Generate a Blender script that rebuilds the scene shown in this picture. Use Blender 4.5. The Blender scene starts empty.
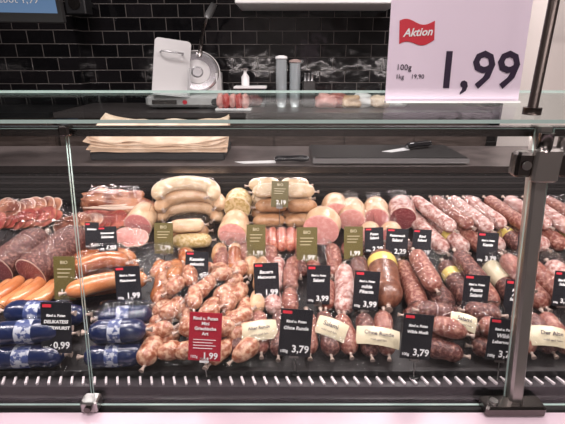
import bpy, math, random
from mathutils import Vector, Matrix, noise
random.seed(7)
sc = bpy.context.scene
sc.view_settings.view_transform = 'Standard'

# ---------------------------------------------------------------- materials
def M(name, base, rough=.5, metal=0, coat=0, c2=None, scale=40, lo=.45, hi=.6, tex='noise',
      bump=0, bscale=80, emit=None, estr=0, stretch=None):
    m = bpy.data.materials.new(name); m.use_nodes = True
    nt = m.node_tree; b = nt.nodes['Principled BSDF']
    b.inputs['Base Color'].default_value = (*base, 1)
    b.inputs['Roughness'].default_value = rough
    b.inputs['Metallic'].default_value = metal
    b.inputs['Coat Weight'].default_value = coat
    b.inputs['Coat Roughness'].default_value = .10
    tc = nt.nodes.new('ShaderNodeTexCoord'); src = tc.outputs['Object']
    if stretch:
        mp = nt.nodes.new('ShaderNodeMapping'); mp.inputs['Scale'].default_value = stretch
        nt.links.new(src, mp.inputs[0]); src = mp.outputs[0]
    if c2:
        if tex == 'noise':
            t = nt.nodes.new('ShaderNodeTexNoise'); t.inputs['Detail'].default_value = 4
            out = t.outputs['Fac']
        else:
            t = nt.nodes.new('ShaderNodeTexVoronoi'); out = t.outputs['Distance']
        t.inputs['Scale'].default_value = scale
        nt.links.new(src, t.inputs['Vector'])
        r = nt.nodes.new('ShaderNodeValToRGB')
        r.color_ramp.elements[0].position = lo; r.color_ramp.elements[0].color = (*base, 1)
        r.color_ramp.elements[1].position = hi; r.color_ramp.elements[1].color = (*c2, 1)
        nt.links.new(out, r.inputs[0]); nt.links.new(r.outputs[0], b.inputs['Base Color'])
    if bump:
        n = nt.nodes.new('ShaderNodeTexNoise'); n.inputs['Scale'].default_value = bscale
        n.inputs['Detail'].default_value = 3
        nt.links.new(src, n.inputs['Vector'])
        bp = nt.nodes.new('ShaderNodeBump'); bp.inputs['Strength'].default_value = bump
        bp.inputs['Distance'].default_value = .004
        nt.links.new(n.outputs['Fac'], bp.inputs['Height'])
        nt.links.new(bp.outputs[0], b.inputs['Normal']); nt.links.new(bp.outputs[0], b.inputs['Coat Normal'])
    if emit:
        b.inputs['Emission Color'].default_value = (*emit, 1); b.inputs['Emission Strength'].default_value = estr
    return m

def clear(name, tint=(1, 1, 1), gl_rough=0.0, ior=1.25, base=0.0, bump=0, bscale=30):
    m = bpy.data.materials.new(name); m.use_nodes = True
    nt = m.node_tree; nt.nodes.clear()
    o = nt.nodes.new('ShaderNodeOutputMaterial'); mx = nt.nodes.new('ShaderNodeMixShader')
    t = nt.nodes.new('ShaderNodeBsdfTransparent'); t.inputs[0].default_value = (*tint, 1)
    g = nt.nodes.new('ShaderNodeBsdfGlossy'); g.inputs['Roughness'].default_value = gl_rough
    f = nt.nodes.new('ShaderNodeFresnel')
    # thin pane: both faces behave as air-to-glass (no total internal reflection)
    geo = nt.nodes.new('ShaderNodeNewGeometry'); im = nt.nodes.new('ShaderNodeMath'); im.operation = 'MULTIPLY_ADD'
    im.inputs[1].default_value = 1 / ior - ior; im.inputs[2].default_value = ior
    nt.links.new(geo.outputs['Backfacing'], im.inputs[0]); nt.links.new(im.outputs[0], f.inputs['IOR'])
    a = nt.nodes.new('ShaderNodeMath'); a.operation = 'ADD'; a.inputs[1].default_value = base; a.use_clamp = True
    nt.links.new(f.outputs[0], a.inputs[0]); nt.links.new(a.outputs[0], mx.inputs[0])
    nt.links.new(t.outputs[0], mx.inputs[1]); nt.links.new(g.outputs[0], mx.inputs[2])
    nt.links.new(mx.outputs[0], o.inputs[0])
    if bump:
        tc = nt.nodes.new('ShaderNodeTexCoord'); n = nt.nodes.new('ShaderNodeTexNoise')
        n.inputs['Scale'].default_value = bscale; n.inputs['Detail'].default_value = 3
        nt.links.new(tc.outputs['Object'], n.inputs['Vector'])
        bp = nt.nodes.new('ShaderNodeBump'); bp.inputs['Strength'].default_value = bump; bp.inputs['Distance'].default_value = .01
        nt.links.new(n.outputs['Fac'], bp.inputs['Height'])
        nt.links.new(bp.outputs[0], g.inputs['Normal'])
    return m

def tile_mat(name, axis):
    m = bpy.data.materials.new(name); m.use_nodes = True
    nt = m.node_tree; b = nt.nodes['Principled BSDF']
    tc = nt.nodes.new('ShaderNodeTexCoord'); s = nt.nodes.new('ShaderNodeSeparateXYZ'); c = nt.nodes.new('ShaderNodeCombineXYZ')
    nt.links.new(tc.outputs['Object'], s.inputs[0]); nt.links.new(s.outputs[axis], c.inputs[0]); nt.links.new(s.outputs[2], c.inputs[1])
    br = nt.nodes.new('ShaderNodeTexBrick'); nt.links.new(c.outputs[0], br.inputs['Vector'])
    for k, v in (('Scale', 1), ('Brick Width', .24), ('Row Height', .115), ('Mortar Size', .004), ('Mortar Smooth', .3), ('Bias', 0)):
        br.inputs[k].default_value = v
    br.inputs['Color1'].default_value = (.003, .003, .0035, 1); br.inputs['Color2'].default_value = (.009, .008, .009, 1)
    br.inputs['Mortar'].default_value = (.10, .09, .085, 1)
    nt.links.new(br.outputs['Color'], b.inputs['Base Color']); b.inputs['Roughness'].default_value = .10
    b.inputs['Specular IOR Level'].default_value = .38
    n = nt.nodes.new('ShaderNodeTexNoise'); n.inputs['Scale'].default_value = 5
    nt.links.new(c.outputs[0], n.inputs['Vector'])
    bq = nt.nodes.new('ShaderNodeBump'); bq.inputs['Strength'].default_value = .3; bq.inputs['Distance'].default_value = .02
    nt.links.new(n.outputs['Fac'], bq.inputs['Height'])
    bp = nt.nodes.new('ShaderNodeBump'); bp.invert = True; bp.inputs['Strength'].default_value = .5; bp.inputs['Distance'].default_value = .004
    nt.links.new(bq.outputs[0], bp.inputs['Normal'])
    nt.links.new(br.outputs['Fac'], bp.inputs['Height']); nt.links.new(bp.outputs[0], b.inputs['Normal'])
    return m

TILE_X = tile_mat('black_tile_x', 0); TILE_Y = tile_mat('black_tile_y', 1)
PLASTER = M('plaster', (.40, .37, .36), .8, bump=.1)
FLOORM = M('floor_tiles', (.16, .15, .14), .4, c2=(.22, .2, .19), scale=6)
CEIL = M('ceiling_dark', (.16, .15, .15), .9)
STEEL = M('brushed_steel', (.40, .38, .37), .28, 1, bump=.05, bscale=60, stretch=(1, 30, 30))
POSTM = M('post_steel', (.42, .39, .37), .32, .9, bump=.05, bscale=60, stretch=(30, 30, 1))
DSTEEL = M('dark_steel', (.14, .125, .12), .25, 1, bump=.05, bscale=40)
BRONZE = M('bronze_frame', (.06, .045, .04), .35, .7)
BLACK = M('black_plastic', (.008, .008, .009), .4)
BLACKG = M('black_gloss', (.008, .008, .01), .15)
BACKP = M('black_panel', (.005, .0035, .0035), .6, bump=.1)
DECKM = M('black_deck', (.007, .004, .005), .5, bump=.2, bscale=30)
WHITE = M('white_plastic', (.75, .74, .74), .35)
PINKLEDGE = M('pink_white_laminate', (.80, .62, .71), .3)
GREYW = M('grey_worktop', (.13, .105, .10), .35, .3, c2=(.085, .068, .065), scale=8)
CABM = M('rear_cabinet_laminate', (.05, .034, .028), .45, c2=(.09, .066, .058), scale=5, stretch=(1, 1, 8))
FIN = M('grille_fin', (.62, .56, .58), .4)
GLASS = clear('clear_glass', (.98, .99, .99), 0, 1.45)
SHELFG = clear('shelf_glass', (.93, .97, .96), 0, 1.03, .05)
EDGEG = M('glass_edge_green', (.46, .60, .56), .15, coat=.5)
FILM = clear('plastic_film', (.985, .985, .985), .09, 1.2, .03, bump=1.0, bscale=42)
PAPER = M('wrapping_paper', (.62, .45, .32), .7, c2=(.78, .62, .48), scale=9, bump=.4, bscale=20)
LABEL = M('cream_label', (.58, .51, .36), .45, coat=.3)
YLABEL = M('yellow_label', (.58, .44, .11), .45, coat=.3)
WLABEL = M('white_label', (.40, .42, .48), .45, c2=(.04, .06, .17), scale=60, lo=.46, hi=.52)
TAGB = M('tag_black', (.010, .010, .014), .4)
TAGR = M('tag_red', (.36, .012, .030), .4)
TAGO = M('tag_olive', (.10, .078, .020), .45)
TXW = M('text_white', (.82, .82, .82), .5)
TXD = M('text_dark', (.03, .015, .04), .5)
TXR = M('text_red', (.60, .03, .05), .45)
SIGN = M('sign_card', (.84, .70, .82), .45)
# meats
SAL_D = M('salami_dark', (.075, .016, .013), .5, coat=.25, c2=(.31, .15, .115), scale=110, lo=.46, hi=.74, bump=1.0, bscale=110)
SAL_M = M('salami_mid', (.18, .042, .028), .48, coat=.3, c2=(.45, .24, .18), scale=100, lo=.44, hi=.72, bump=1.0, bscale=90)
SAL_W = M('salami_mould', (.30, .105, .085), .55, coat=.2, c2=(.62, .45, .41), scale=65, lo=.38, hi=.62, bump=1.0, bscale=90)
SAL_B = M('salami_brown', (.11, .034, .018), .42, coat=.5, c2=(.21, .08, .045), scale=60, lo=.4, hi=.65, bump=.6, bscale=60)
SAL_F = M('salami_face', (.52, .29, .27), .4, coat=.4, c2=(.18, .027, .034), scale=210, lo=.20, hi=.36, tex='vor')
NET = M('netted_sausage', (.27, .078, .036), .4, coat=.45, c2=(.55, .33, .22), scale=80, lo=.42, hi=.62, bump=1.0, bscale=55)
BLUE = M('blue_casing', (.006, .013, .055), .28, coat=.7, bump=.7, bscale=35)
BRN = M('smoked_sausage', (.27, .075, .026), .27, coat=.7, c2=(.40, .15, .055), scale=14, bump=.6, bscale=40)
ORN = M('orange_sausage', (.50, .17, .06), .28, coat=.6, c2=(.58, .25, .11), scale=18, bump=.4, bscale=40)
PAP = M('paprika_sausage', (.36, .075, .045), .32, coat=.6, c2=(.54, .22, .14), scale=60, bump=.5)
PALE = M('pale_sausage', (.55, .34, .20), .38, coat=.5, c2=(.70, .49, .32), scale=16, bump=.6, bscale=45)
WEISS = M('veal_sausage', (.60, .44, .28), .38, coat=.5, c2=(.72, .58, .42), scale=25, bump=.6, bscale=45)
TAN = M('tan_sausage', (.38, .19, .09), .38, coat=.45, c2=(.54, .31, .17), scale=25, bump=.6, bscale=45)
YSPK = M('herb_sausage', (.44, .30, .10), .4, coat=.4, c2=(.66, .50, .29), scale=80, lo=.42, hi=.55, bump=.4)
BOL = M('bologna_face', (.68, .30, .27), .4, coat=.3, c2=(.75, .40, .36), scale=60)
MORT = M('mortadella_face', (.72, .47, .42), .4, coat=.3, c2=(.54, .19, .18), scale=130, lo=.18, hi=.3, tex='vor')
HAM = M('ham_red', (.26, .040, .032), .38, coat=.4, c2=(.46, .14, .105), scale=30, bump=.4, bscale=40)
SMK = M('smoked_rind', (.16, .038, .018), .4, coat=.4, c2=(.45, .19, .10), scale=18, lo=.42, hi=.62, bump=.7, bscale=40)
FAT = M('fat_rim', (.62, .46, .37), .4, coat=.4)
CLIP = M('casing_end', (.44, .34, .29), .35, .2)

# ---------------------------------------------------------------- mesh builder
class MB:
    def __init__(s, name): s.name = name; s.v = []; s.f = []; s.mi = []; s.sm = []; s.mats = []
    def mid(s, m):
        if m not in s.mats: s.mats.append(m)
        return s.mats.index(m)
    def add(s, vs, fs, m, smooth=False):
        o = len(s.v); s.v += [Vector(v) for v in vs]
        for f in fs:
            s.f.append([i + o for i in f]); s.mi.append(s.mid(m)); s.sm.append(smooth)
    def box(s, lo, hi, m, mat=None, bev=0):
        x0, y0, z0 = lo; x1, y1, z1 = hi
        if bev:
            b = bev; vs = []; 
            for (z, i) in ((z0, b), (z0 + b, 0), (z1 - b, 0), (z1, b)):
                X0, X1, Y0, Y1 = x0 + i, x1 - i, y0 + i, y1 - i
                vs += [(X0 + b, Y0, z), (X1 - b, Y0, z), (X1, Y0 + b, z), (X1, Y1 - b, z), (X1 - b, Y1, z), (X0 + b, Y1, z), (X0, Y1 - b, z), (X0, Y0 + b, z)]
            fs = [list(range(7, -1, -1)), list(range(24, 32))]
            for k in range(3):
                for j in range(8):
                    fs.append([k * 8 + j, k * 8 + (j + 1) % 8, k * 8 + 8 + (j + 1) % 8, k * 8 + 8 + j])
        else:
            vs = [(x0, y0, z0), (x1, y0, z0), (x1, y1, z0), (x0, y1, z0), (x0, y0, z1), (x1, y0, z1), (x1, y1, z1), (x0, y1, z1)]
            fs = [(3, 2, 1, 0), (4, 5, 6, 7), (0, 1, 5, 4), (1, 2, 6, 5), (2, 3, 7, 6), (3, 0, 4, 7)]
        if mat is not None: vs = [mat @ Vector(v) for v in vs]
        s.add(vs, fs, m)
    def tube(s, pts, rad, m, seg=14, smooth=True, cap=None, ms=None, flat=1.0):
        pts = [Vector(p) for p in pts]; n = len(pts)
        if not isinstance(rad, (list, tuple)): rad = [rad] * n
        up = Vector((0, 0, 1)); vs = []
        d0 = (pts[-1] - pts[0]).normalized()
        if abs(d0.z) > .9: up = Vector((0, 1, 0))
        for i in range(n):
            d = (pts[min(i + 1, n - 1)] - pts[max(i - 1, 0)])
            if d.length < 1e-9: d = d0.copy()
            d.normalize(); a = d.cross(up).normalized(); b = a.cross(d).normalized()
            for j in range(seg):
                t = 2 * math.pi * j / seg
                vs.append(pts[i] + a * (math.cos(t) * rad[i]) + b * (math.sin(t) * rad[i] * flat))
        o = len(s.v); s.v += vs
        for i in range(n - 1):
            mm = ms[i] if ms else m
            for j in range(seg):
                s.f.append([o + i * seg + j, o + i * seg + (j + 1) % seg, o + (i + 1) * seg + (j + 1) % seg, o + (i + 1) * seg + j])
                s.mi.append(s.mid(mm)); s.sm.append(smooth)
        for (i, c) in ((0, 0), (n - 1, 1)):
            mm = m
            if cap and cap[c]: mm = cap[c]
            s.f.append([o + i * seg + j for j in (range(seg) if c == 0 else range(seg - 1, -1, -1))])
            s.mi.append(s.mid(mm)); s.sm.append(False)
    def rest(s, k=1.0, dx=0.0, base=1.08):
        """set an object modelled on z=1.0 down on the rear worktop"""
        for v in s.v: v.z = base + (v.z - 1.0) * k; v.x += dx
    def finish(s, parent=None):
        me = bpy.data.meshes.new(s.name); c = Vector((0, 0, 0))
        if s.v:
            lo = Vector([min(v[i] for v in s.v) for i in range(3)]); hi = Vector([max(v[i] for v in s.v) for i in range(3)])
            c = (lo + hi) / 2
        me.from_pydata([v - c for v in s.v], [], s.f)
        for m in s.mats: me.materials.append(m)
        for p, i, sm in zip(me.polygons, s.mi, s.sm): p.material_index = i; p.use_smooth = sm
        me.update()
        ob = bpy.data.objects.new(s.name, me); sc.collection.objects.link(ob); ob.location = c
        if parent: ob.parent = parent
        return ob
    def text(s, txt, size, matrix, m, align='CENTER', shear=0, bold=0.0, extr=.0003):
        cu = bpy.data.curves.new('t', 'FONT'); cu.body = txt; cu.size = size; cu.align_x = align; cu.align_y = 'CENTER'
        cu.shear = shear; cu.extrude = extr; cu.offset = bold; cu.resolution_u = 2
        ob = bpy.data.objects.new('t', cu); sc.collection.objects.link(ob)
        bpy.context.view_layer.update()
        dg = bpy.context.evaluated_depsgraph_get(); me = bpy.data.meshes.new_from_object(ob.evaluated_get(dg))
        mm = matrix @ Matrix.Rotation(math.radians(90), 4, 'X')
        s.add([mm @ v.co for v in me.vertices], [list(p.vertices) for p in me.polygons], m)
        bpy.data.objects.remove(ob); bpy.data.curves.remove(cu); bpy.data.meshes.remove(me)

# sloped display deck: a point h above the deck surface
def D(x, Y, h=0): return Vector((x, Y - .226 * h, .468 + .232 * Y + .974 * h))

def sausage(mb, p0, p1, r, m, bend=(0, 0, 0), label=None, nub=True, face=None, seg=14, flat=1.0, lump=0.05, rim=FAT):
    p0 = Vector(p0); p1 = Vector(p1); L = (p1 - p0).length; bend = Vector(bend)
    ts = []; e = min(r * 1.1, L * .45) / L
    if face: ts += [0, .015]
    else: ts += [e * (1 - math.cos(a)) for a in (0, .35, .7, 1.05, 1.4)]
    st = ts[-1]
    ex = [label[0], label[1]] if label else []
    mids = sorted([st + (1 - e - st) * i / 10 for i in range(1, 11)] + ex)
    ts += mids + [1 - e * (1 - math.cos(a)) for a in (1.05, .7, .35, 0)]
    ts = sorted(ts)
    pts = []; rr = []; sd = random.random() * 50
    for t in ts:
        p = p0.lerp(p1, t) + bend * (4 * t * (1 - t)); pts.append(p)
        q = 1.0
        if not face and t < e: q = math.sqrt(max(0, 1 - ((e - t) / e) ** 2))
        if t > 1 - e: q = math.sqrt(max(0, 1 - ((t - 1 + e) / e) ** 2))
        q = max(q, .12)
        rr.append(r * q * (1 + lump * noise.noise(Vector((sd, t * L * 30, 0)))))
    ms = [(label[2] if label and label[0] - 1e-6 <= ts[i] and ts[i + 1] <= label[1] + 1e-6 else m) for i in range(len(ts) - 1)]
    mb.tube(pts, rr, m, seg, ms=ms, flat=flat)
    if face:
        d = (p0 - p1).normalized()
        mb.tube([p0 + d * .0005, p0 + d * .0015], [r * .99, r * .97], rim, seg, False)
        mb.tube([p0 + d * .0015, p0 + d * .0025], [r * .94, r * .92], face, seg, False)
    if nub:
        d = (p1 - p0 - bend * .0).normalized()
        if not face: mb.tube([p0 + d * r * .2, p0 - d * .006, p0 - d * .018], [r * .22, r * .12, r * .26], CLIP, 8)
        mb.tube([p1 - d * r * .2, p1 + d * .006, p1 + d * .018], [r * .22, r * .12, r * .26], CLIP, 8)

def ring(mb, x, Y, h, a, b, r, m, a0=-25, a1=205, rot=0, tilt=0):
    """horseshoe ring sausage lying on the deck, open side towards the customer"""
    n = 26; pts = []; rr = []
    for i in range(n + 1):
        t = i / n; an = math.radians(a0 + (a1 - a0) * t)
        px, py = a * math.cos(an), b * math.sin(an)
        qx = px * math.cos(rot) - py * math.sin(rot); qy = px * math.sin(rot) + py * math.cos(rot)
        pts.append(D(x + qx, Y + qy, h + tilt * qy)); e = min(t, 1 - t) * n
        rr.append(r * (math.sqrt(max(.03, 1 - (1 - e / 2.2) ** 2)) if e < 2.2 else 1) * (1 + .06 * noise.noise(Vector((t * 6, x * 20, h * 30)))))
    mb.tube(pts, rr, m, 16)
    for (p, q) in ((pts[0], pts[1]), (pts[-1], pts[-2])):
        d = (p - q).normalized(); mb.tube([p - d * .003, p + d * .006, p + d * .018], [r * .25, r * .12, r * .25], CLIP, 8)

def film(mb, x0, x1, Y0, Y1, h, amp=.006, nx=22, ny=22, skew=0):
    sd = random.random() * 90; vs = []
    for j in range(ny + 1):
        for i in range(nx + 1):
            u = i / nx; v = j / ny
            ed = min(1, min(u, 1 - u) * 5, min(v, 1 - v) * 5); ed = ed * ed * (3 - 2 * ed)
            x = x0 + (x1 - x0) * u + skew * (v - .5); Y = Y0 + (Y1 - Y0) * v
            hh = .006 + h * ed + amp * (noise.noise(Vector((x * 45 + sd, Y * 45, 0))) + .6 * noise.noise(Vector((x * 110, Y * 110, sd))))
            vs.append(D(x, Y, max(hh, .003)))
    fs = [(j * (nx + 1) + i, j * (nx + 1) + i + 1, (j + 1) * (nx + 1) + i + 1, (j + 1) * (nx + 1) + i) for j in range(ny) for i in range(nx)]
    mb.add(vs, fs, FILM, True)

def lump(mb, c, size, m, amp=.15, rotz=0, fr=6, lean=0):
    n = 20; k = 14; sd = random.random() * 40; vs = []; R = Matrix.Rotation(rotz, 3, 'Z') @ Matrix.Rotation(lean, 3, 'X')
    for i in range(k + 1):
        th = math.pi * i / k
        for j in range(n):
            ph = 2 * math.pi * j / n
            d = Vector((math.sin(th) * math.cos(ph), math.sin(th) * math.sin(ph), math.cos(th)))
            q = 1 + amp * noise.noise(d * 1.6 + Vector((sd, 0, 0))) + amp * .4 * noise.noise(d * fr + Vector((0, sd, 0)))
            d2 = Vector([math.copysign(abs(a) ** .75, a) for a in d]) * q
            vs.append(Vector(c) + R @ Vector((d2.x * size[0], d2.y * size[1], d2.z * size[2])))
    fs = [(i * n + j, (i + 1) * n + j, (i + 1) * n + (j + 1) % n, i * n + (j + 1) % n) for i in range(k) for j in range(n)]
    mb.add(vs, fs, m, True)

def disc(mb, c, nrm, r, th, m, rim, seg=24, ex=1.0):
    c = Vector(c); nrm = Vector(nrm).normalized()
    mb.tube([c - nrm * th, c], [r, r], rim, seg, False, flat=ex)
    mb.tube([c, c + nrm * .0008], [r * .94, r * .93], m, seg, False, flat=ex)

def label_card(mb, x, Y, h, w, d, rot, txt='Salami', m=LABEL, tilt=.75):
    T = Matrix.Translation(D(x, Y, h)) @ Matrix.Rotation(rot, 4, 'Z') @ Matrix.Rotation(-(math.pi / 2 - tilt), 4, 'X') @ Matrix.Rotation(-rot * .6, 4, 'Y')
    n = 10; k = 5; vs = []
    for j in range(k + 1):
        for i in range(n + 1):
            u = i / n - .5; v = j / k - .5
            vs.append(T @ Vector((u * w, .9 * w * u * u + .4 * d * v * v + .001 * math.sin(u * 20 + v * 6), v * d)))
    mb.add(vs, [(j * (n + 1) + i, j * (n + 1) + i + 1, (j + 1) * (n + 1) + i + 1, (j + 1) * (n + 1) + i) for j in range(k) for i in range(n)], m, True)
    mb.text(txt, min(d * .34, w * 1.3 / len(txt)), T @ Matrix.Translation((0, -.0022, d * .10)), TXD, bold=.0002)
    mb.text('mild und fein', d * .17, T @ Matrix.Translation((0, -.0022, -d * .24)), TXD)

# ---------------------------------------------------------------- room
def simple(name, lo, hi, m, bev=0):
    b = MB(name); b.box(lo, hi, m, bev=bev); return b.finish()
simple('floor', (-3.2, -2.6, -.1), (3.2, 4.5, 0), FLOORM)
simple('ceiling', (-3.2, -2.6, 3.0), (3.2, 4.5, 3.1), CEIL)
simple('wall_back', (-3.2, 4.3, 0), (3.2, 4.4, 3.0), TILE_X)
simple('wall_left', (-3.3, -2.6, 0), (-3.2, 4.5, 3.0), TILE_Y)
simple('wall_right', (3.2, -2.6, 0), (3.3, 4.5, 3.0), PLASTER)
simple('wall_front', (-3.2, -2.7, 0), (3.2, -2.6, 3.0), PLASTER)
simple('wall_recess', (-3.2, 4.12, 0), (-1.86, 4.3, 3.0), TILE_X)
simple('pillar', (1.72, 2.95, 0), (2.5, 3.4, 3.0), M('pillar_white', (.84, .76, .72), .5))

# ---------------------------------------------------------------- counter carcass
XL, XR = -2.3, 2.3
b = MB('display_counter')
b.box((XL, .70, .12), (XR, .84, .66), PINKLEDGE, bev=.008)
b.box((XL, .76, 0), (XR, 1.80, .12), BLACK)
b.box((XL, .84, .12), (XR, .945, .652), BACKP)
vs = []
for x in (XL, XR):
    for (Y, z) in ((.945, .12), (1.78, .12), (1.78, .468 + .232 * 1.78), (.945, .468 + .232 * .945)): vs.append((x, Y, z))
b.add(vs, [(0, 1, 2, 3), (7, 6, 5, 4), (3, 2, 6, 7), (0, 3, 7, 4), (1, 5, 6, 2), (0, 4, 5, 1)], DECKM)
b.box((XL, 1.78, .12), (XR, 1.82, 1.04), BACKP)
for i in range(5):
    z = .90 + i * .028
    b.box((XL, 1.765, z), (XR, 1.78, z + .012), BACKP)
b.box((XL, 1.76, 1.04), (XR, 2.20, 1.065), GREYW)
b.box((XL, 1.752, 1.038), (XR, 1.76, 1.067), DSTEEL)
b.finish()
b = MB('air_grille')
b.box((XL, .900, .653), (XR, .944, .680), BLACK)
b.box((XL, .935, .680), (XR, .938, .700), BLACK)
b.box((XL, .870, .653), (XR, .876, .666), BLACKG)
n = 150
for i in range(n):
    x = XL + .02 + i * (XR - XL - .04) / (n - 1)
    T = Matrix.Translation((x, .919, .683)) @ Matrix.Rotation(.35, 4, 'Z')
    b.box((-.0028, -.014, -.003), (.0028, .014, .003), FIN, T)
b.finish()

# ---------------------------------------------------------------- glass
def glass_panel(x0, x1):
    g = MB('front_glass_panel')
    yb, yt, zb, zt, th = .852, .955, .664, 1.350, .006
    vs = [(x0, yb, zb), (x1, yb, zb), (x1, yb + th, zb), (x0, yb + th, zb), (x0, yt, zt), (x1, yt, zt), (x1, yt + th, zt), (x0, yt + th, zt)]
    g.add(vs, [(0, 1, 5, 4), (2, 3, 7, 6)], GLASS)
    g.add(vs, [(3, 2, 1, 0), (4, 5, 6, 7), (1, 2, 6, 5), (3, 0, 4, 7)], EDGEG)
    g.finish()
glass_panel(-1.62, -.487); glass_panel(-.481, .566); glass_panel(.608, 1.70)

g = MB('glass_top_shelf')
x0, x1 = XL, XR; ya, yb, za, zb, th = .94, 1.42, 1.364, 1.392, .008
vs = [(x0, ya, za), (x1, ya, za), (x1, yb, zb), (x0, yb, zb), (x0, ya, za + th), (x1, ya, za + th), (x1, yb, zb + th), (x0, yb, zb + th)]
g.add(vs, [(3, 2, 1, 0), (4, 5, 6, 7)], SHELFG)
g.add(vs, [(0, 1, 5, 4), (1, 2, 6, 5), (2, 3, 7, 6), (3, 0, 4, 7)], EDGEG)
g.finish()

def post(x):
    p = MB('support_post')
    yb, yt, zb, zt = .845, .965, .66, 1.355
    w = .017
    vs = []
    for (y, z) in ((yb, zb), (yt, zt)):
        for (dx, dy) in ((-w, -.008), (-w * .7, -.014), (w * .7, -.014), (w, -.008), (w, .02), (-w, .02)):
            vs.append((x + dx, y + dy, z))
    p.add(vs, [(5, 4, 3, 2, 1, 0), (6, 7, 8, 9, 10, 11)] + [(i, (i + 1) % 6, 6 + (i + 1) % 6, 6 + i) for i in range(6)], POSTM)
    p.box((x - .065, .925, 1.245), (x + .065, .962, 1.302), DSTEEL, bev=.006)
    p.box((x - .030, .915, 1.235), (x + .030, .935, 1.312), POSTM, bev=.005)
    p.tube([(x - .01, .93, 1.305), (x - .01, .93, 1.345)], .016, DSTEEL, 16)
    p.tube([(x + .035, .94, 1.30), (x + .035, .94, 1.335)], .010, STEEL, 12)
    p.tube([(x - .045, .922, 1.274), (x - .045, .918, 1.274)], .010, STEEL, 14)
    p.box((x - .085, .815, .661), (x + .065, .862, .690), DSTEEL, bev=.005)
    p.tube([(x - .06, .835, .690), (x - .06, .835, .697)], .010, STEEL, 12)
    p.tube([(x - .012, 1.0, 1.39), (x - .008, 1.0, 2.3)], .011, BRONZE, 14)
    p.tube([(x - .012, 1.0, 1.376), (x - .012, 1.0, 1.392)], .02, BRONZE, 16)
    p.finish()
post(.587)
post(-1.65)
c = MB('glass_clamp')
c.box((-.505, .828, .661), (-.463, .866, .694), STEEL, bev=.004)
c.tube([(-.484, .82, .678), (-.484, .84, .678)], .009, DSTEEL, 12)
c.box((-.496, .94, 1.335), (-.472, .970, 1.360), DSTEEL, bev=.004)
c.finish()
l = MB('led_strip_lamp')
l.box((XL, .968, 1.340), (XR, .992, 1.352), DSTEEL)
l.box((XL, .966, 1.331), (XR, .969, 1.352), DSTEEL)
l.finish()

# ---------------------------------------------------------------- sign
s = MB('price_sign')
T = Matrix.Translation((.4525, 1.17, 1.385)) @ Matrix.Rotation(math.radians(-4), 4, 'X')
s.box((-.178, 0, 0), (.178, .003, .40), SIGN, T)
s.box((-.178, -.012, 0), (.178, .012, .006), WHITE, T)
s.box((-.10, .003, 0), (.10, .05, .004), WHITE, T)
vs = []; n = 14
FT = T @ Matrix.Translation((-.108, -.0015, .175)) @ Matrix.Rotation(math.radians(-3), 4, 'Y')
for j in (0, 1):
    for i in range(n + 1):
        u = i / n
        vs.append(FT @ Vector(((u - .5) * .090, 0, (j - .5) * (.056 - .010 * u) + .007 * math.sin(u * 6.3 + .4))))
s.add(vs, [(i, i + 1, n + 2 + i, n + 1 + i) for i in range(n)], TXR)
s.text('Aktion', .027, FT @ Matrix.Translation((.002, -.001, 0)), TXW, shear=.3, bold=.0006)
s.text('1,99', .130, T @ Matrix.Translation((.060, -.0015, .079)), TXD, bold=.0018)
s.text('100g', .021, T @ Matrix.Translation((-.155, -.0015, .090)), TXD, 'LEFT')
s.text('1kg    19,90', .016, T @ Matrix.Translation((-.155, -.0015, .067)), TXD, 'LEFT')
s.finish()

# ---------------------------------------------------------------- price tags
def tag(x, Y, w, h, col, name, price, H=.10, rot=0, yaw=0):
    t = MB('price_tag')
    T = Matrix.Translation(D(x, Y, H)) @ Matrix.Rotation(yaw, 4, 'Z') @ Matrix.Rotation(math.radians(-16), 4, 'X') @ Matrix.Rotation(math.radians(rot), 4, 'Y')
    t.box((-w / 2, 0, -h / 2), (w / 2, .002, h / 2), col, T)
    t.box((-.012, .0, -h / 2 - .006), (.012, .006, -h / 2 + .008), STEEL if col != TAGR else WHITE, T)
    a = T @ Vector((0, .003, -h / 2)); g = D(x, Y - .0, .001); g.y = a.y
    g.z = .468 + .232 * g.y + .001
    t.tube([g, a], .0016, STEEL, 6)
    t.tube([g, g + Vector((0, 0, .003))], .012, BLACK, 10)
    tt = lambda px, pz: T @ Matrix.Translation((px, -.001, pz))
    lines = name.split('|')
    if col == TAGB:
        t.box((-w * .44, -.0006, h * .40), (-w * .15, 0, h * .46), TXR, T)
        for i, ln in enumerate(lines): t.text(ln, min(w * .19, w * 1.5 / max(len(ln), 1)), tt(0, h * .24 - i * w * .21), TXW, shear=.15, bold=.0004)
        t.text(price, w * .32, tt(w * .18, -h * .35), TXW, bold=.0005)
        t.text('100g', w * .13, tt(-w * .33, -h * .40), TXW, bold=.0002)
    elif col == TAGR:
        for i, ln in enumerate(lines): t.text(ln, w * .14, tt(0, h * .38 - i * w * .16), TXW, bold=.0003)
        for i in range(4): t.box((-w * .36, -.0006, h * (-.07 - i * .06)), (w * (.34 - .1 * (i % 2)), 0, h * (-.058 - i * .06)), TXW, T)
        t.text(price, w * .28, tt(w * .18, -h * .40), TXW, bold=.0005)
        t.text('100g', w * .12, tt(-w * .32, -h * .42), TXW)
    else:
        t.text('BIO', w * .22, tt(0, h * .36), LABEL)
        for i in range(3): t.box((-w * .33, -.0006, h * (.2 - i * .09)), (w * (.33 - .08 * i), 0, h * (.215 - i * .09)), LABEL, T)
        t.text(price, w * .34, tt(w * .08, -h * .32), TXW, bold=.0004)
    t.finish()

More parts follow.
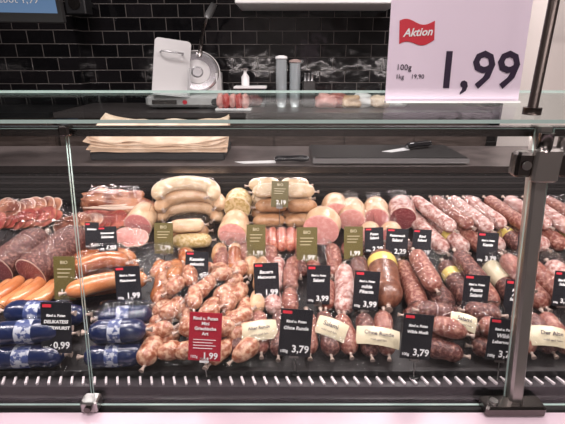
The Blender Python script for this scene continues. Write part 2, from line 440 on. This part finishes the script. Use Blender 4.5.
tags = [
 (-.479, 1.185, .078, .11, TAGB, 'Rind u. Puten|Fleischwurst', '1,99', -3), (-.613, 1.0, .082, .14, TAGB, 'Rind u. Puten|DELIKATESS|LEBERWURST', '0,99', 1),
 (-.28, 1.266, .075, .095, TAGB, 'Kasseler|gekocht', '1,99', 2), (-.05, 1.20, .078, .11, TAGB, 'Bauern|Mettwurst', '1,99', -2),
 (.035, .983, .086, .128, TAGB, 'Rind u. Puten|Ohne Runde', '3,79', 4), (.111, 1.18, .072, .122, TAGB, 'Rind u. Puten|Salami', '3,99', 1),
 (.255, 1.155, .077, .12, TAGB, 'Rind u. Puten|milde|Pikante', '3,99', 4), (.403, 1.393, .077, .095, TAGB, 'Katenrauch|Salami', '2,29', 3),
 (.325, 1.404, .066, .09, TAGB, 'Puten|Salami', '2,29', -2), (.489, 1.388, .065, .095, TAGB, 'Rind|Salami', '2,29', 3),
 (.583, 1.143, .077, .113, TAGB, 'Rind u. Puten|Puszta|Salami', '3,79', 4), (.708, 1.36, .072, .107, TAGB, 'Rind u. Puten|Kamin', '3,79', 3),
 (.356, .97, .080, .122, TAGB, 'Rind u. Puten|Wilde Musik', '3,79', 5), (.579, .96, .080, .112, TAGB, 'Rind u. Puten|Wilde|Leberwurst', '3,79', 6),
 (.687, 1.115, .064, .123, TAGB, 'Rind|Alte|Salami', '3,79', 5), (.858, 1.163, .060, .108, TAGB, 'Bierkugel|Salami', '3,79', 4),
 (.846, 1.377, .05, .09, TAGB, 'Rind|Salami', '2,79', 3), (-.685, 1.43, .05, .097, TAGB, 'Schinken', '2,49', 0),
 (-.622, 1.41, .066, .09, TAGB, 'Schwarzwald|Schinken', '1,89', -2), (-.205, .97, .086, .130, TAGR, 'Rind u. Puten|Mini|Griechische|Art', '1,99', 3),
 (-.687, 1.21, .067, .138, TAGO, '', '1,99', 0), (-.424, 1.415, .067, .11, TAGO, '', '1,79', 0), (-.093, 1.393, .066, .124, TAGO, '', '1,99', 0),
 (.085, 1.372, .072, .13, TAGO, '', '1,99', 0), (.249, 1.388, .066, .116, TAGO, '', '1,99', 0), (-.01, 1.60, .066, .10, TAGO, '', '2,19', 2)]
for t in tags: tag(*t[:7], rot=t[7], H=(.17 if t[1] > 1.55 else .115 if t[1] < 1.05 else .10))

# ---------------------------------------------------------------- products
Rn = lambda a, b_: random.uniform(a, b_)
def blue_group(rows):
    m = MB('blue_casing_liver_sausage_pile')
    for (xc, Y, L, h, sk) in rows:
        sausage(m, D(xc - L / 2, Y - sk, .035 + h), D(xc + L / 2, Y + sk, .035 + h), .033, BLUE, label=(.38, .60, WLABEL), seg=16, lump=.08)
    film(m, rows[0][0] - .11, rows[0][0] + .11, .945, 1.15, .10, .008, 26, 26)
    m.finish()
blue_group([(-.705, .972, .21, 0, .004), (-.715, 1.042, .21, 0, .006), (-.70, 1.112, .20, 0, .008), (-.70, 1.008, .20, .056, .01), (-.71, 1.078, .19, .056, -.004)])
blue_group([(-.93, .98, .2, 0, 0), (-.93, 1.05, .2, 0, .01), (-.93, 1.015, .2, .056, .0)])
blue_group([(-.462, .975, .165, 0, .006), (-.465, 1.045, .17, 0, -.006), (-.478, 1.112, .16, 0, .01), (-.455, 1.01, .155, .056, .005)])

m = MB('mini_sausage_heap')
for j in range(7):
    for i in range(6):
        Y = .985 + j * .054; x = -.352 + i * .048 - (Y - .98) * .14 + Rn(-.012, .012)
        a = math.radians(Rn(10, 115)); L = Rn(.065, .095); d = Vector((math.cos(a), math.sin(a))) * L / 2
        hh = .030 + (.032 if (i + j) % 2 and 0 < j < 6 and 0 < i < 5 else 0) + Rn(0, .012)
        sausage(m, D(x - d.x, Y - d.y, hh), D(x + d.x, Y + d.y, hh + Rn(-.01, .02)), Rn(.023, .029), NET, bend=(Rn(-.008, .008), 0, Rn(0, .006)), nub=True, seg=12, lump=.16)
film(m, -.41, -.10, .96, 1.33, .095, .010, 34, 34, -.06); m.finish()

m = MB('smoked_sausage_pile')
sausage(m, D(-.76, 1.36, .035), D(-.53, 1.37, .035), .032, BRN, bend=(0, .05, 0))
sausage(m, D(-.72, 1.285, .035), D(-.50, 1.32, .035), .032, BRN, bend=(0, .04, 0))
sausage(m, D(-.72, 1.20, .033), D(-.49, 1.25, .033), .032, BRN, bend=(0, .03, 0))
sausage(m, D(-.67, 1.165, .08), D(-.44, 1.225, .075), .030, ORN, bend=(0, .04, 0))
sausage(m, D(-.70, 1.24, .088), D(-.52, 1.30, .085), .030, BRN, bend=(0, .04, .01))
sausage(m, D(-.44, 1.36, .035), D(-.40, 1.17, .035), .030, BRN, bend=(.02, 0, 0))
sausage(m, D(-.385, 1.36, .032), D(-.36, 1.23, .075), .028, BRN, bend=(.015, 0, 0))
sausage(m, D(-.375, 1.42, .035), D(-.345, 1.34, .055), .030, BRN, bend=(.02, 0, 0))
film(m, -.76, -.33, 1.15, 1.44, .10, .008, 34, 30, .04); m.finish()

m = MB('large_salami')
sausage(m, D(-.835, 1.27, .064), D(-.755, 1.50, .064), .061, SAL_D, face=SAL_F, seg=26)
sausage(m, D(-.96, 1.30, .058), D(-.90, 1.50, .058), .055, SAL_D, face=SAL_F, seg=26)
film(m, -1.02, -.70, 1.24, 1.53, .13, .012, 26, 26); m.finish()
m = MB('orange_sausage_bundle')
for i in range(6):
    x = -.97 + i * .038
    sausage(m, D(x, 1.15, .03 + .014 * (i % 2)), D(x + .06, 1.275, .03 + .014 * (i % 2)), .020, ORN, bend=(.01, 0, 0), nub=False, seg=12)
m.finish()

def slices(name, x, Y, n, r, mface, rim, dx=.02, dy=.0, lean=.9, h0=.02):
    m = MB(name)
    for i in range(n):
        nr = Vector((-.25 + Rn(-.15, .15), -math.cos(lean), math.sin(lean) + Rn(-.25, .25)))
        disc(m, D(x + i * dx, Y + i * dy + Rn(-.012, .012), h0 + r * math.cos(lean) * .9 + .002 * i + Rn(0, .008)), nr, r * Rn(.75, 1.08), .003, mface, rim, ex=Rn(.65, .9))
    film(m, x - r * 1.1, x + n * dx + r, Y - r * .9, Y + r * .9, .075, .012)
    m.finish()
slices('sliced_raw_ham', -1.13, 1.58, 9, .055, HAM, SMK, .027, .002)
slices('sliced_raw_ham', -1.16, 1.68, 8, .055, SMK, FAT, .030, .0)
slices('sliced_raw_ham', -.86, 1.58, 6, .045, SMK, FAT, .022, .004)
slices('sliced_smoked_ham', -.74, 1.575, 6, .05, HAM, SMK, .028, .002)
slices('sliced_pork_roast', -.60, 1.50, 5, .045, BOL, FAT, .016, -.008)
m = MB('smoked_ham_joint')
lump(m, D(-.71, 1.70, .065), (.13, .06, .055), SMK, .45)
lump(m, D(-.62, 1.685, .045), (.085, .055, .042), SMK, .3)
lump(m, D(-.70, 1.655, .035), (.12, .02, .028), HAM, .4)
lump(m, D(-.70, 1.66, .075), (.11, .02, .012), FAT, .4)
film(m, -.86, -.53, 1.62, 1.77, .12, .012, 28, 20)
m.finish()
m = MB('cooked_ham_half')
sausage(m, D(-.565, 1.555, .055), D(-.555, 1.68, .055), .055, PALE, face=MORT, seg=22, nub=False); m.finish()

m = MB('ring_sausage_stack')
ring(m, -.385, 1.655, .032, .115, .075, .030, PALE)
ring(m, -.375, 1.655, .089, .115, .075, .030, PALE, rot=.06)
ring(m, -.385, 1.66, .146, .110, .070, .029, WEISS, a0=-30, a1=215, rot=-.05)
film(m, -.56, -.22, 1.56, 1.77, .165, .009, 34, 20); m.finish()
m = MB('herb_sausage_pack')
sausage(m, D(-.45, 1.545, .030), D(-.29, 1.555, .030), .029, TAN)
sausage(m, D(-.42, 1.485, .030), D(-.27, 1.495, .030), .029, YSPK)
sausage(m, D(-.43, 1.515, .078), D(-.30, 1.53, .078), .026, PALE)
film(m, -.48, -.25, 1.45, 1.59, .10, .010); m.finish()
m = MB('bologna_log')
sausage(m, D(-.19, 1.49, .058), D(-.18, 1.62, .058), .056, PALE, face=BOL, seg=24, nub=False, rim=YSPK); m.finish()
m = MB('herb_bologna_log')
sausage(m, D(-.185, 1.645, .075), D(-.18, 1.75, .075), .056, YSPK, face=YSPK, seg=24, nub=False, rim=WEISS); m.finish()
m = MB('veal_sausage_pile')
for (Y, h, mt, o) in ((1.61, .03, TAN, .01), (1.67, .03, TAN, .0), (1.73, .03, WEISS, 0), (1.64, .083, TAN, .02), (1.70, .085, WEISS, .0), (1.67, .135, WEISS, .01), (1.73, .13, WEISS, -.01)):
    sausage(m, D(-.13 + o, Y, h), D(.0 + o, Y + .005, h), .028, mt, bend=(0, .012, .004), lump=.08)
    sausage(m, D(.0 + o, Y, h), D(.12 + o, Y + .005, h), .028, mt, bend=(0, .010, .004), lump=.08)
film(m, -.15, .14, 1.58, 1.765, .165, .009, 30, 20); m.finish()
m = MB('cooked_ham_log')
sausage(m, D(.145, 1.50, .072), D(.17, 1.60, .072), .069, PALE, face=BOL, seg=28, nub=False, rim=BOL); m.finish()
m = MB('cooked_ham_log')
sausage(m, D(.215, 1.62, .06), D(.22, 1.74, .06), .058, PALE, face=BOL, seg=28, nub=False); m.finish()
m = MB('paprika_sausage_pack')
for i in range(5): sausage(m, D(-.07 + i * .033, 1.43, .03), D(-.075 + i * .036, 1.545, .05), .019, PAP, nub=False)
film(m, -.10, .085, 1.41, 1.565, .07, .010); m.finish()
for (x, Y, r, f, nm) in ((.275, 1.585, .055, BOL, 'mortadella_log'), (.375, 1.60, .052, MORT, 'mortadella_log'), (.48, 1.60, .055, SAL_F, 'salami_log'),
                     (.33, 1.50, .04, BOL, 'bologna_log'), (.41, 1.495, .042, MORT, 'mortadella_log')):
    m = MB(nm); sausage(m, D(x, Y, r + .002), D(x + .02, Y + (.07 if Y < 1.55 else .13), r + .002), r, PALE if f != SAL_F else SAL_W, face=f, seg=24, nub=False)
    film(m, x - r, x + r, Y - .02, Y + .15, 2 * r + .005, .012, 18, 18); m.finish()
def wrapped(x0, dx, n, Y0, Y1, mts, fx, fh=.075):
    m = MB('wrapped_sausage_pack')
    for i in range(n): sausage(m, D(x0 + i * dx + Rn(-.008, .008), Y0, .031), D(x0 + i * dx + Rn(-.018, .018), Y1, .031 + Rn(0, .012)), .027, mts[i], bend=(Rn(-.01, .01), 0, 0), lump=.12)
    film(m, fx[0], fx[1], Y0 - .02, Y1 + .02, fh, .012, 28, 24); m.finish()
wrapped(-.215, .055, 4, 1.30, 1.44, (SAL_M, BRN, TAN, SAL_M), (-.26, -.01))
wrapped(-.23, .055, 3, 1.37, 1.46, (TAN, PALE, SAL_M), (-.26, -.07), .09)
wrapped(-.075, .052, 3, 1.22, 1.38, (TAN, SAL_W, SAL_M), (-.11, .07))
wrapped(.06, .052, 3, 1.30, 1.45, (SAL_D, SAL_M, SAL_M), (.03, .2))
wrapped(-.075, .055, 3, 1.13, 1.22, (PALE, SAL_W, SAL_M), (-.11, .09), .06)
wrapped(.24, .055, 5, 1.40, 1.47, (SAL_M, SAL_D, SAL_W, SAL_M, SAL_D), (.21, .50), .06)

m = MB('salami_pile')
J = lambda: Rn(-.012, .012)
sausage(m, D(.19, 1.13, .034), D(.215, 1.34, .034), .032, SAL_W, seg=18)
sausage(m, D(.135, 1.15, .03), D(.155, 1.27, .03), .028, SAL_M, seg=16)
sausage(m, D(.325, 1.14, .052), D(.35, 1.39, .052), .050, SAL_B, label=(.66, .80, YLABEL), seg=22)
sausage(m, D(.265, 1.16, .036), D(.27, 1.38, .036), .032, SAL_D, seg=16)
for (x, r, mt, lb, Y0) in ((.415, .034, SAL_M, None, 1.14), (.49, .034, SAL_D, (.72, .86, YLABEL), 1.14), (.565, .033, SAL_D, (.6, .75, YLABEL), 1.15), (.64, .033, SAL_M, None, 1.15),
                           (.72, .034, SAL_D, (.5, .9, LABEL), 1.15), (.80, .034, SAL_M, None, 1.15), (.88, .034, SAL_M, None, 1.17), (.96, .034, SAL_W, None, 1.17)):
    sausage(m, D(x + .02 + J(), Y0, .034), D(x - .005 + J(), 1.36, .034), r, mt, label=lb, seg=18, lump=.08, bend=(J() * .6, 0, 0))
sausage(m, D(.475, 1.17, .09), D(.455, 1.35, .09), .030, SAL_M, seg=18)
sausage(m, D(.63, 1.19, .088), D(.60, 1.35, .088), .029, SAL_D, seg=18)
sausage(m, D(.775, 1.18, .088), D(.755, 1.33, .088), .029, SAL_M, seg=18)
film(m, .37, .62, 1.13, 1.38, .11, .010, 30, 28); film(m, .16, .30, 1.12, 1.38, .07, .010); film(m, .66, .98, 1.13, 1.38, .11, .011, 30, 26); m.finish()
m = MB('mould_ripened_salami_pile')
i = 0
for x in (.57, .64, .71, .78, .86, .94, 1.02, 1.10, 1.18):
    mt = (SAL_W, SAL_W, SAL_M, SAL_W, SAL_D, SAL_W, SAL_M, SAL_W, SAL_M)[i]
    sausage(m, D(x + .035 + J() * .5, 1.42 + .004 * i, .033), D(x - .045, 1.68, .033), .031, mt, label=(.3, .42, YLABEL) if i % 3 == 1 else None, seg=16, lump=.08)
    if i < 8: sausage(m, D(x + .065 + J(), 1.47 + Rn(-.01, .04), .088), D(x - .02 + J(), 1.70, .088), .027, (SAL_W, SAL_M, SAL_W)[i % 3], seg=16, lump=.08)
    i += 1
film(m, .55, .84, 1.41, 1.72, .12, .011, 30, 30); film(m, .85, 1.2, 1.42, 1.72, .12, .011, 30, 30); m.finish()
m = MB('paprika_stick_pile')
for i in range(7): sausage(m, D(1.02 + i * .03, 1.22, .03), D(1.05 + i * .03, 1.38, .035), .014, ORN if i % 2 else HAM, nub=False)
m.finish()

def front_pack(xs, Y0, Y1, mts, lab=None, r=.028, second=False):
    m = MB('dark_salami_pack')
    for i, x in enumerate(xs):
        sausage(m, D(x + Rn(-.006, .006), Y0 + Rn(0, .02), r + .002), D(x + Rn(-.014, .014), Y1, r + .002 + Rn(0, .015)), r * Rn(.93, 1.05), mts[i % len(mts)], bend=(Rn(-.01, .01), 0, 0), seg=16, lump=.12)
    film(m, min(xs) - .04, max(xs) + .04, Y0 - .015, Y1 + .02, r * 2.3, .008, 26, 26)
    if lab: label_card(m, *lab)
    m.finish()
front_pack([-.12, -.063, -.006], .975, 1.13, [SAL_D, SAL_M], (-.065, 1.02, .084, .105, .055, .12, 'Alter Runde'))
front_pack([.075, .132, .185], .975, 1.12, [SAL_M, SAL_D], (.135, 1.03, .084, .090, .052, -.3, 'Salami'))
front_pack([.245, .30], .97, 1.12, [SAL_D, SAL_M], (.265, 1.0, .084, .12, .05, -.12, 'Ohne Runde'))
def bundle(x0, ct=None):
    m = MB('dark_salami_bundle')
    for (dx, Y0, L, dy, h, mt) in ((.0, .975, .10, .03, .032, SAL_D), (.0, 1.045, .11, .015, .032, SAL_M), (-.03, 1.10, .12, .02, .032, SAL_D), (.02, 1.005, .09, .035, .082, SAL_M), (.0, 1.075, .10, .02, .08, SAL_D)):
        sausage(m, D(x0 + dx, Y0 + dy, h), D(x0 + dx + L, Y0, h), .028, mt, bend=(0, Rn(0, .012), 0), lump=.12, seg=16)
    film(m, x0 - .05, x0 + .14, .96, 1.14, .10, .01)
    if ct: label_card(m, *ct)
    m.finish()
bundle(.40)
bundle(.535, (.505, 1.03, .108, .07, .045, -.25, 'Salami'))
front_pack([.70, .755, .81], .975, 1.12, [SAL_M, SAL_D], (.74, 1.0, .084, .10, .055, -.1, 'Der Alte'))
front_pack([.88, .935, .99], .975, 1.12, [SAL_D, SAL_M], (.93, 1.02, .084, .10, .055, .1, 'Salami'))

# ---------------------------------------------------------------- worktop things
m = MB('wrapping_paper_stack')
m.box((-.86, 1.87, 1.066), (-.26, 2.15, 1.10), BLACK, bev=.004)
for k in range(9):
    z0 = 1.104 + k * .0055; vs = []; n = 30; q = 10; sd = k * 3.1
    ox, oy = Rn(-.018, .018), Rn(-.012, .012)
    for j in range(q + 1):
        for i in range(n + 1):
            u = i / n; v = j / q
            z = z0 + .060 * v + .035 * abs(2 * u - 1) ** 5 * (k / 9) + .016 * noise.noise(Vector((u * 5, v * 3, sd * .15))) * (.2 + k / 9) * (1 if k > 3 else .3) + .001
            vs.append((-.865 + .61 * u + ox - .02 * v, 1.865 + .28 * v + oy + .012 * noise.noise(Vector((u * 7, sd, 0))), z))
    N = (n + 1) * (q + 1)
    vs2 = vs + [(a, b2, c2 - .003) for (a, b2, c2) in vs]
    fs = [(j * (n + 1) + i, j * (n + 1) + i + 1, (j + 1) * (n + 1) + i + 1, (j + 1) * (n + 1) + i) for j in range(q) for i in range(n)]
    fs += [tuple(N + a for a in reversed(f)) for f in fs]
    fs += [(i, N + i, N + i + 1, i + 1) for i in range(n)]
    m.add(vs2, fs, PAPER, True)
m.finish()
m = MB('cutting_board')
m.box((.13, 1.79, 1.066), (.80, 2.08, 1.096), M('board_dark', (.010, .008, .008), .4), bev=.006)
m.box((.13, 1.785, 1.072), (.80, 1.79, 1.092), M('board_edge', (.25, .24, .24), .3, .6))
m.finish()
def knife(x, y, z, rot, L=.2):
    k = MB('kitchen_knife'); T = Matrix.Translation((x, y, z)) @ Matrix.Rotation(rot, 4, 'Z')
    KB = M('knife_blade', (.8, .8, .8), .35, .3)
    vs = [T @ Vector(p) for p in ((0, -.020, 0), (-L * .8, -.020, 0), (-L, .012, 0), (0, .020, 0), (0, -.020, .001), (-L * .8, -.020, .001), (-L, .012, .002), (0, .020, .004))]
    k.add(vs, [(3, 2, 1, 0), (4, 5, 6, 7), (0, 1, 5, 4), (1, 2, 6, 5), (2, 3, 7, 6), (3, 0, 4, 7)], KB)
    k.tube([T @ Vector((-.004, 0, .012)), T @ Vector((.01, 0, .016)), T @ Vector((.06, 0, .017)), T @ Vector((.12, -.002, .016)), T @ Vector((.145, -.002, .016))], [.012, .018, .016, .020, .012], BLACKG, 12, flat=.75)
    k.finish()
knife(-.03, 1.83, 1.067, 0.05, .18)
knife(.58, 1.96, 1.098, .5, .14)

# ---------------------------------------------------------------- rear counter
m = MB('rear_counter')
m.box((-1.855, 3.54, 0), (1.70, 4.295, 1.04), CABM)
m.box((-1.855, 3.50, 1.04), (1.70, 4.295, 1.08), M('rear_top', (.06, .05, .05), .3))
for i in range(6):
    x = -1.8 + i * .58
    m.box((x, 3.525, .12), (x + .56, 3.54, 1.01), CABM); m.box((x + .2, 3.51, .94), (x + .37, 3.525, .955), STEEL)
m.finish()
m = MB('side_cabinet')
m.box((-3.19, 3.5, 0), (-1.88, 4.11, 1.04), CABM); m.box((-3.19, 3.48, 1.04), (-1.88, 4.11, 1.08), BLACK)
for i in range(2): m.box((-3.15 + i * .63, 3.485, .12), (-2.55 + i * .63, 3.5, 1.01), CABM)
m.finish()

SW = M('slicer_white', (.56, .55, .55), .3, .2, coat=.3)
SG = M('slicer_aluminium', (.52, .52, .53), .25, .6)
BLD = M('slicer_blade', (.60, .60, .62), .18, .9)
m = MB('meat_slicer')
m.box((-1.22, 3.72, 1.02), (-.54, 4.12, 1.13), SW, bev=.025)
m.box((-1.16, 3.712, 1.05), (-.95, 3.722, 1.09), DSTEEL)
for fx in (-1.15, -.61):
    for fy in (3.77, 4.07): m.tube([(fx, fy, 1.0), (fx, fy, 1.025)], .022, BLACK, 12)
# motor housing behind the blade
m.box((-.96, 3.96, 1.12), (-.60, 4.12, 1.36), SW, bev=.035)
bd = Vector((.30, -.95, .06)).normalized(); bc = Vector((-.80, 3.92, 1.34))
m.tube([bc - bd * .07, bc - bd * .002], [.17, .205], SW, 44)
m.tube([bc, bc + bd * .004], .195, DSTEEL, 44, False)
m.tube([bc + bd * .004, bc + bd * .007], [.187, .170], BLD, 44, False)
m.tube([bc + bd * .007, bc + bd * .012], [.115, .110], SW, 44, False)
m.tube([bc + bd * .012, bc + bd * .026], [.055, .040], SG, 28)
# feed carriage: tilted support plate, fence and thickness gauge plate
T = Matrix.Translation((-.99, 3.80, 1.38)) @ Matrix.Rotation(math.radians(9), 4, 'Y') @ Matrix.Rotation(math.radians(22), 4, 'Z') @ Matrix.Rotation(math.radians(-8), 4, 'X')
def rr_plate(w, h, r, y0, y1, T=T):
    out = []
    for (cx, cz, a0) in ((w - r, h - r, 0), (-w + r, h - r, 90), (-w + r, -h + r, 180), (w - r, -h + r, 270)):
        for k in range(7): a = math.radians(a0 + k * 15); out.append((cx + r * math.cos(a), cz + r * math.sin(a)))
    n = len(out); vs = [T @ Vector((a, y0, b2)) for a, b2 in out] + [T @ Vector((a, y1, b2)) for a, b2 in out]
    return vs, [tuple(range(n)), tuple(range(2 * n - 1, n - 1, -1))] + [(i, n + i, n + (i + 1) % n, (i + 1) % n) for i in range(n)]
m.add(*rr_plate(.150, .26, .035, -.008, .008), SW)
m.box((-.148, -.11, -.26), (.148, .0, -.245), SG, T)
m.box((.142, -.10, -.25), (.150, .0, .02), SG, T)
m.tube([T @ Vector((-.10, -.02, .13)), T @ Vector((-.10, -.06, .14)), T @ Vector((.08, -.06, .14)), T @ Vector((.08, -.02, .13))], .009, SG, 10)
m.tube([(-1.02, 3.84, 1.12), (-1.0, 3.84, 1.18)], .04, DSTEEL, 14)
GR = M('handle_grey', (.10, .10, .10), .3)
m.tube([bc + Vector((.04, -.03, .15)), (-.735, 3.86, 1.62), (-.70, 3.82, 1.74), (-.66, 3.80, 1.83)], [.020, .019, .017, .015], DSTEEL, 12)
m.tube([(-.665, 3.80, 1.82), (-.65, 3.80, 1.85), (-.60, 3.80, 1.94)], [.022, .032, .026], GR, 12)
m.tube([(-.62, 3.73, 1.07), (-.62, 3.70, 1.07)], .035, BLACK, 16)
m.tube([(-.88, 3.73, 1.07), (-.88, 3.71, 1.07)], .02, TXR, 16)
m.rest(.88, .05); m.finish()

def cups(x, y, n, mt, lid=None):
    c = MB('stacked_paper_cups')
    for i in range(n):
        z = 1.001 + i * .018
        c.tube([(x, y, z), (x, y, z + .085), (x, y, z + .088), (x, y, z + .092)], [.036, .048, .052, .050], mt, 20)
    if lid:
        z = 1.001 + n * .018 + .08
        c.tube([(x, y, z), (x, y, z + .02), (x, y, z + .03)], [.053, .050, .02], lid, 20)
    c.rest(.86); c.finish()
CUP = M('cup_plastic', (.62, .67, .69), .15, .35, coat=.5)
cups(-.01, 3.92, 22, CUP, WHITE); cups(.11, 3.93, 20, CUP, M('cup_lid', (.3, .22, .2), .4))
m = MB('knife_block')
m.box((.175, 3.86, 1.0), (.29, 3.98, 1.25), M('block_dark', (.03, .028, .028), .3), bev=.01)
for i in range(3): m.tube([(.20 + i * .03, 3.92, 1.25), (.20 + i * .03, 3.90, 1.32)], .010, SG, 10)
m.rest(.9); m.finish()
BOXC = clear('clear_box', (.8, .84, .88), .05, 1.4, .12)
m = MB('storage_box')
m.box((-.42, 3.88, 1.0), (-.15, 4.05, 1.20), BOXC, bev=.01); m.box((-.43, 3.87, 1.20), (-.14, 4.06, 1.225), WHITE, bev=.005)
lump(m, (-.285, 3.96, 1.075), (.10, .06, .065), HAM, .2); m.rest(.8); m.finish()
m = MB('spray_bottle')
m.tube([(-.33, 3.95, 1.227), (-.33, 3.95, 1.32), (-.33, 3.95, 1.36), (-.33, 3.95, 1.39)], [.035, .035, .014, .013], WHITE, 16)
m.box((-.37, 3.94, 1.39), (-.31, 3.96, 1.415), DSTEEL, bev=.004); m.rest(.8); m.finish()
m = MB('meat_tray')
m.box((-.56, 3.60, 1.0), (-.26, 3.74, 1.02), WHITE, bev=.005)
for i in range(5): lump(m, (-.52 + i * .052, 3.67, 1.075), (.032, .06, .06), M('fresh_meat', (.55, .08, .07), .35) if i % 2 else BOL, .2)
m.rest(); m.finish()
m = MB('wrapped_meat_parcels')
for (x, y, s1, mt) in ((.38, 3.85, .09, BOL), (.48, 3.87, .09, HAM), (.60, 3.83, .08, PALE), (.72, 3.9, .09, WHITE), (.86, 3.85, .08, PAPER), (1.0, 3.87, .09, WHITE)):
    lump(m, (x, y, 1.0 + s1 * .75), (s1 * 1.1, s1 * .9, s1 * .75), mt, .3)
m.rest(.9); m.finish()
m = MB('extractor_hood')
m.box((-.38, 3.75, 1.90), (.95, 4.295, 1.96), WHITE, bev=.01)
m.box((-.34, 3.80, 1.96), (.91, 4.295, 2.25), STEEL, bev=.01)
m.finish()
m = MB('monitor')
T = Matrix.Translation((-1.30, 2.2, 1.815)) @ Matrix.Rotation(math.radians(12), 4, 'Z') @ Matrix.Rotation(math.radians(8), 4, 'X')
m.box((-.25, -.02, -.16), (.25, .02, .16), BLACK, T, bev=.006)
m.box((-.235, -.022, -.115), (.225, -.020, .145), M('lcd', (.02, .03, .06), .2, emit=(.14, .26, .45), estr=.6), T)
for i in range(3): m.text('Angebot 1,99', .045, T @ Matrix.Translation((.03, -.0235, .09 - i * .075)), TXW)
m.tube([T @ Vector((0, .03, .1)), (-1.30, 2.26, 2.2), (-1.30, 2.26, 3.0)], .016, BLACK, 12)
m.finish()
m = MB('wall_loudspeaker')
m.box((-1.83, 3.95, 1.84), (-1.66, 4.10, 2.06), BLACK, bev=.01)
m.tube([(-1.745, 3.95, 1.93), (-1.745, 3.94, 1.93)], .05, DSTEEL, 20)
m.box((-1.76, 4.10, 1.93), (-1.73, 4.295, 1.97), BLACK)
m.finish()

# ---------------------------------------------------------------- lights
def area(name, loc, rot, sx, sy, e, col):
    l = bpy.data.lights.new(name, 'AREA'); l.shape = 'RECTANGLE'; l.size = sx; l.size_y = sy; l.energy = e; l.color = col
    o = bpy.data.objects.new(name, l); sc.collection.objects.link(o); o.location = loc; o.rotation_euler = rot; return o
area('case_light', (0, .98, 1.336), (math.radians(34), 0, 0), 4.4, .02, 36, (1, .88, .86))
area('case_fill_rear', (0, 1.74, 1.035), (math.radians(-25), 0, 0), 4.4, .02, 3.5, (1, .84, .85))  # added fill without a fixture, brightens the back of the deck
EM = M('lamp_panel', (.9, .9, .9), .5, emit=(1, .93, .88), estr=3)
for i, (x, y, e) in enumerate(((-1.2, 2.7, 46), (1.0, 2.7, 46), (-1.0, .2, 22), (1.0, .2, 22), (0, -1.6, 34))):
    m = MB('ceiling_lamp'); m.box((x - .5, y - .12, 2.96), (x + .5, y + .12, 3.0), EM); m.finish()
    area('ceiling_light', (x, y, 2.95), (0, 0, 0), 1.0, .24, e, (1, .91, .90))
w = bpy.data.worlds.new('World'); sc.world = w; w.use_nodes = True
w.node_tree.nodes['Background'].inputs[0].default_value = (.5, .5, .52, 1); w.node_tree.nodes['Background'].inputs[1].default_value = .1

# ---------------------------------------------------------------- camera
cam = bpy.data.cameras.new('Camera'); co = bpy.data.objects.new('Camera', cam); sc.collection.objects.link(co)
co.location = (0, 0, 1.5); co.rotation_euler = (math.radians(70), 0, 0); cam.sensor_width = 36; cam.lens = 27.08; cam.clip_start = .02
sc.camera = co
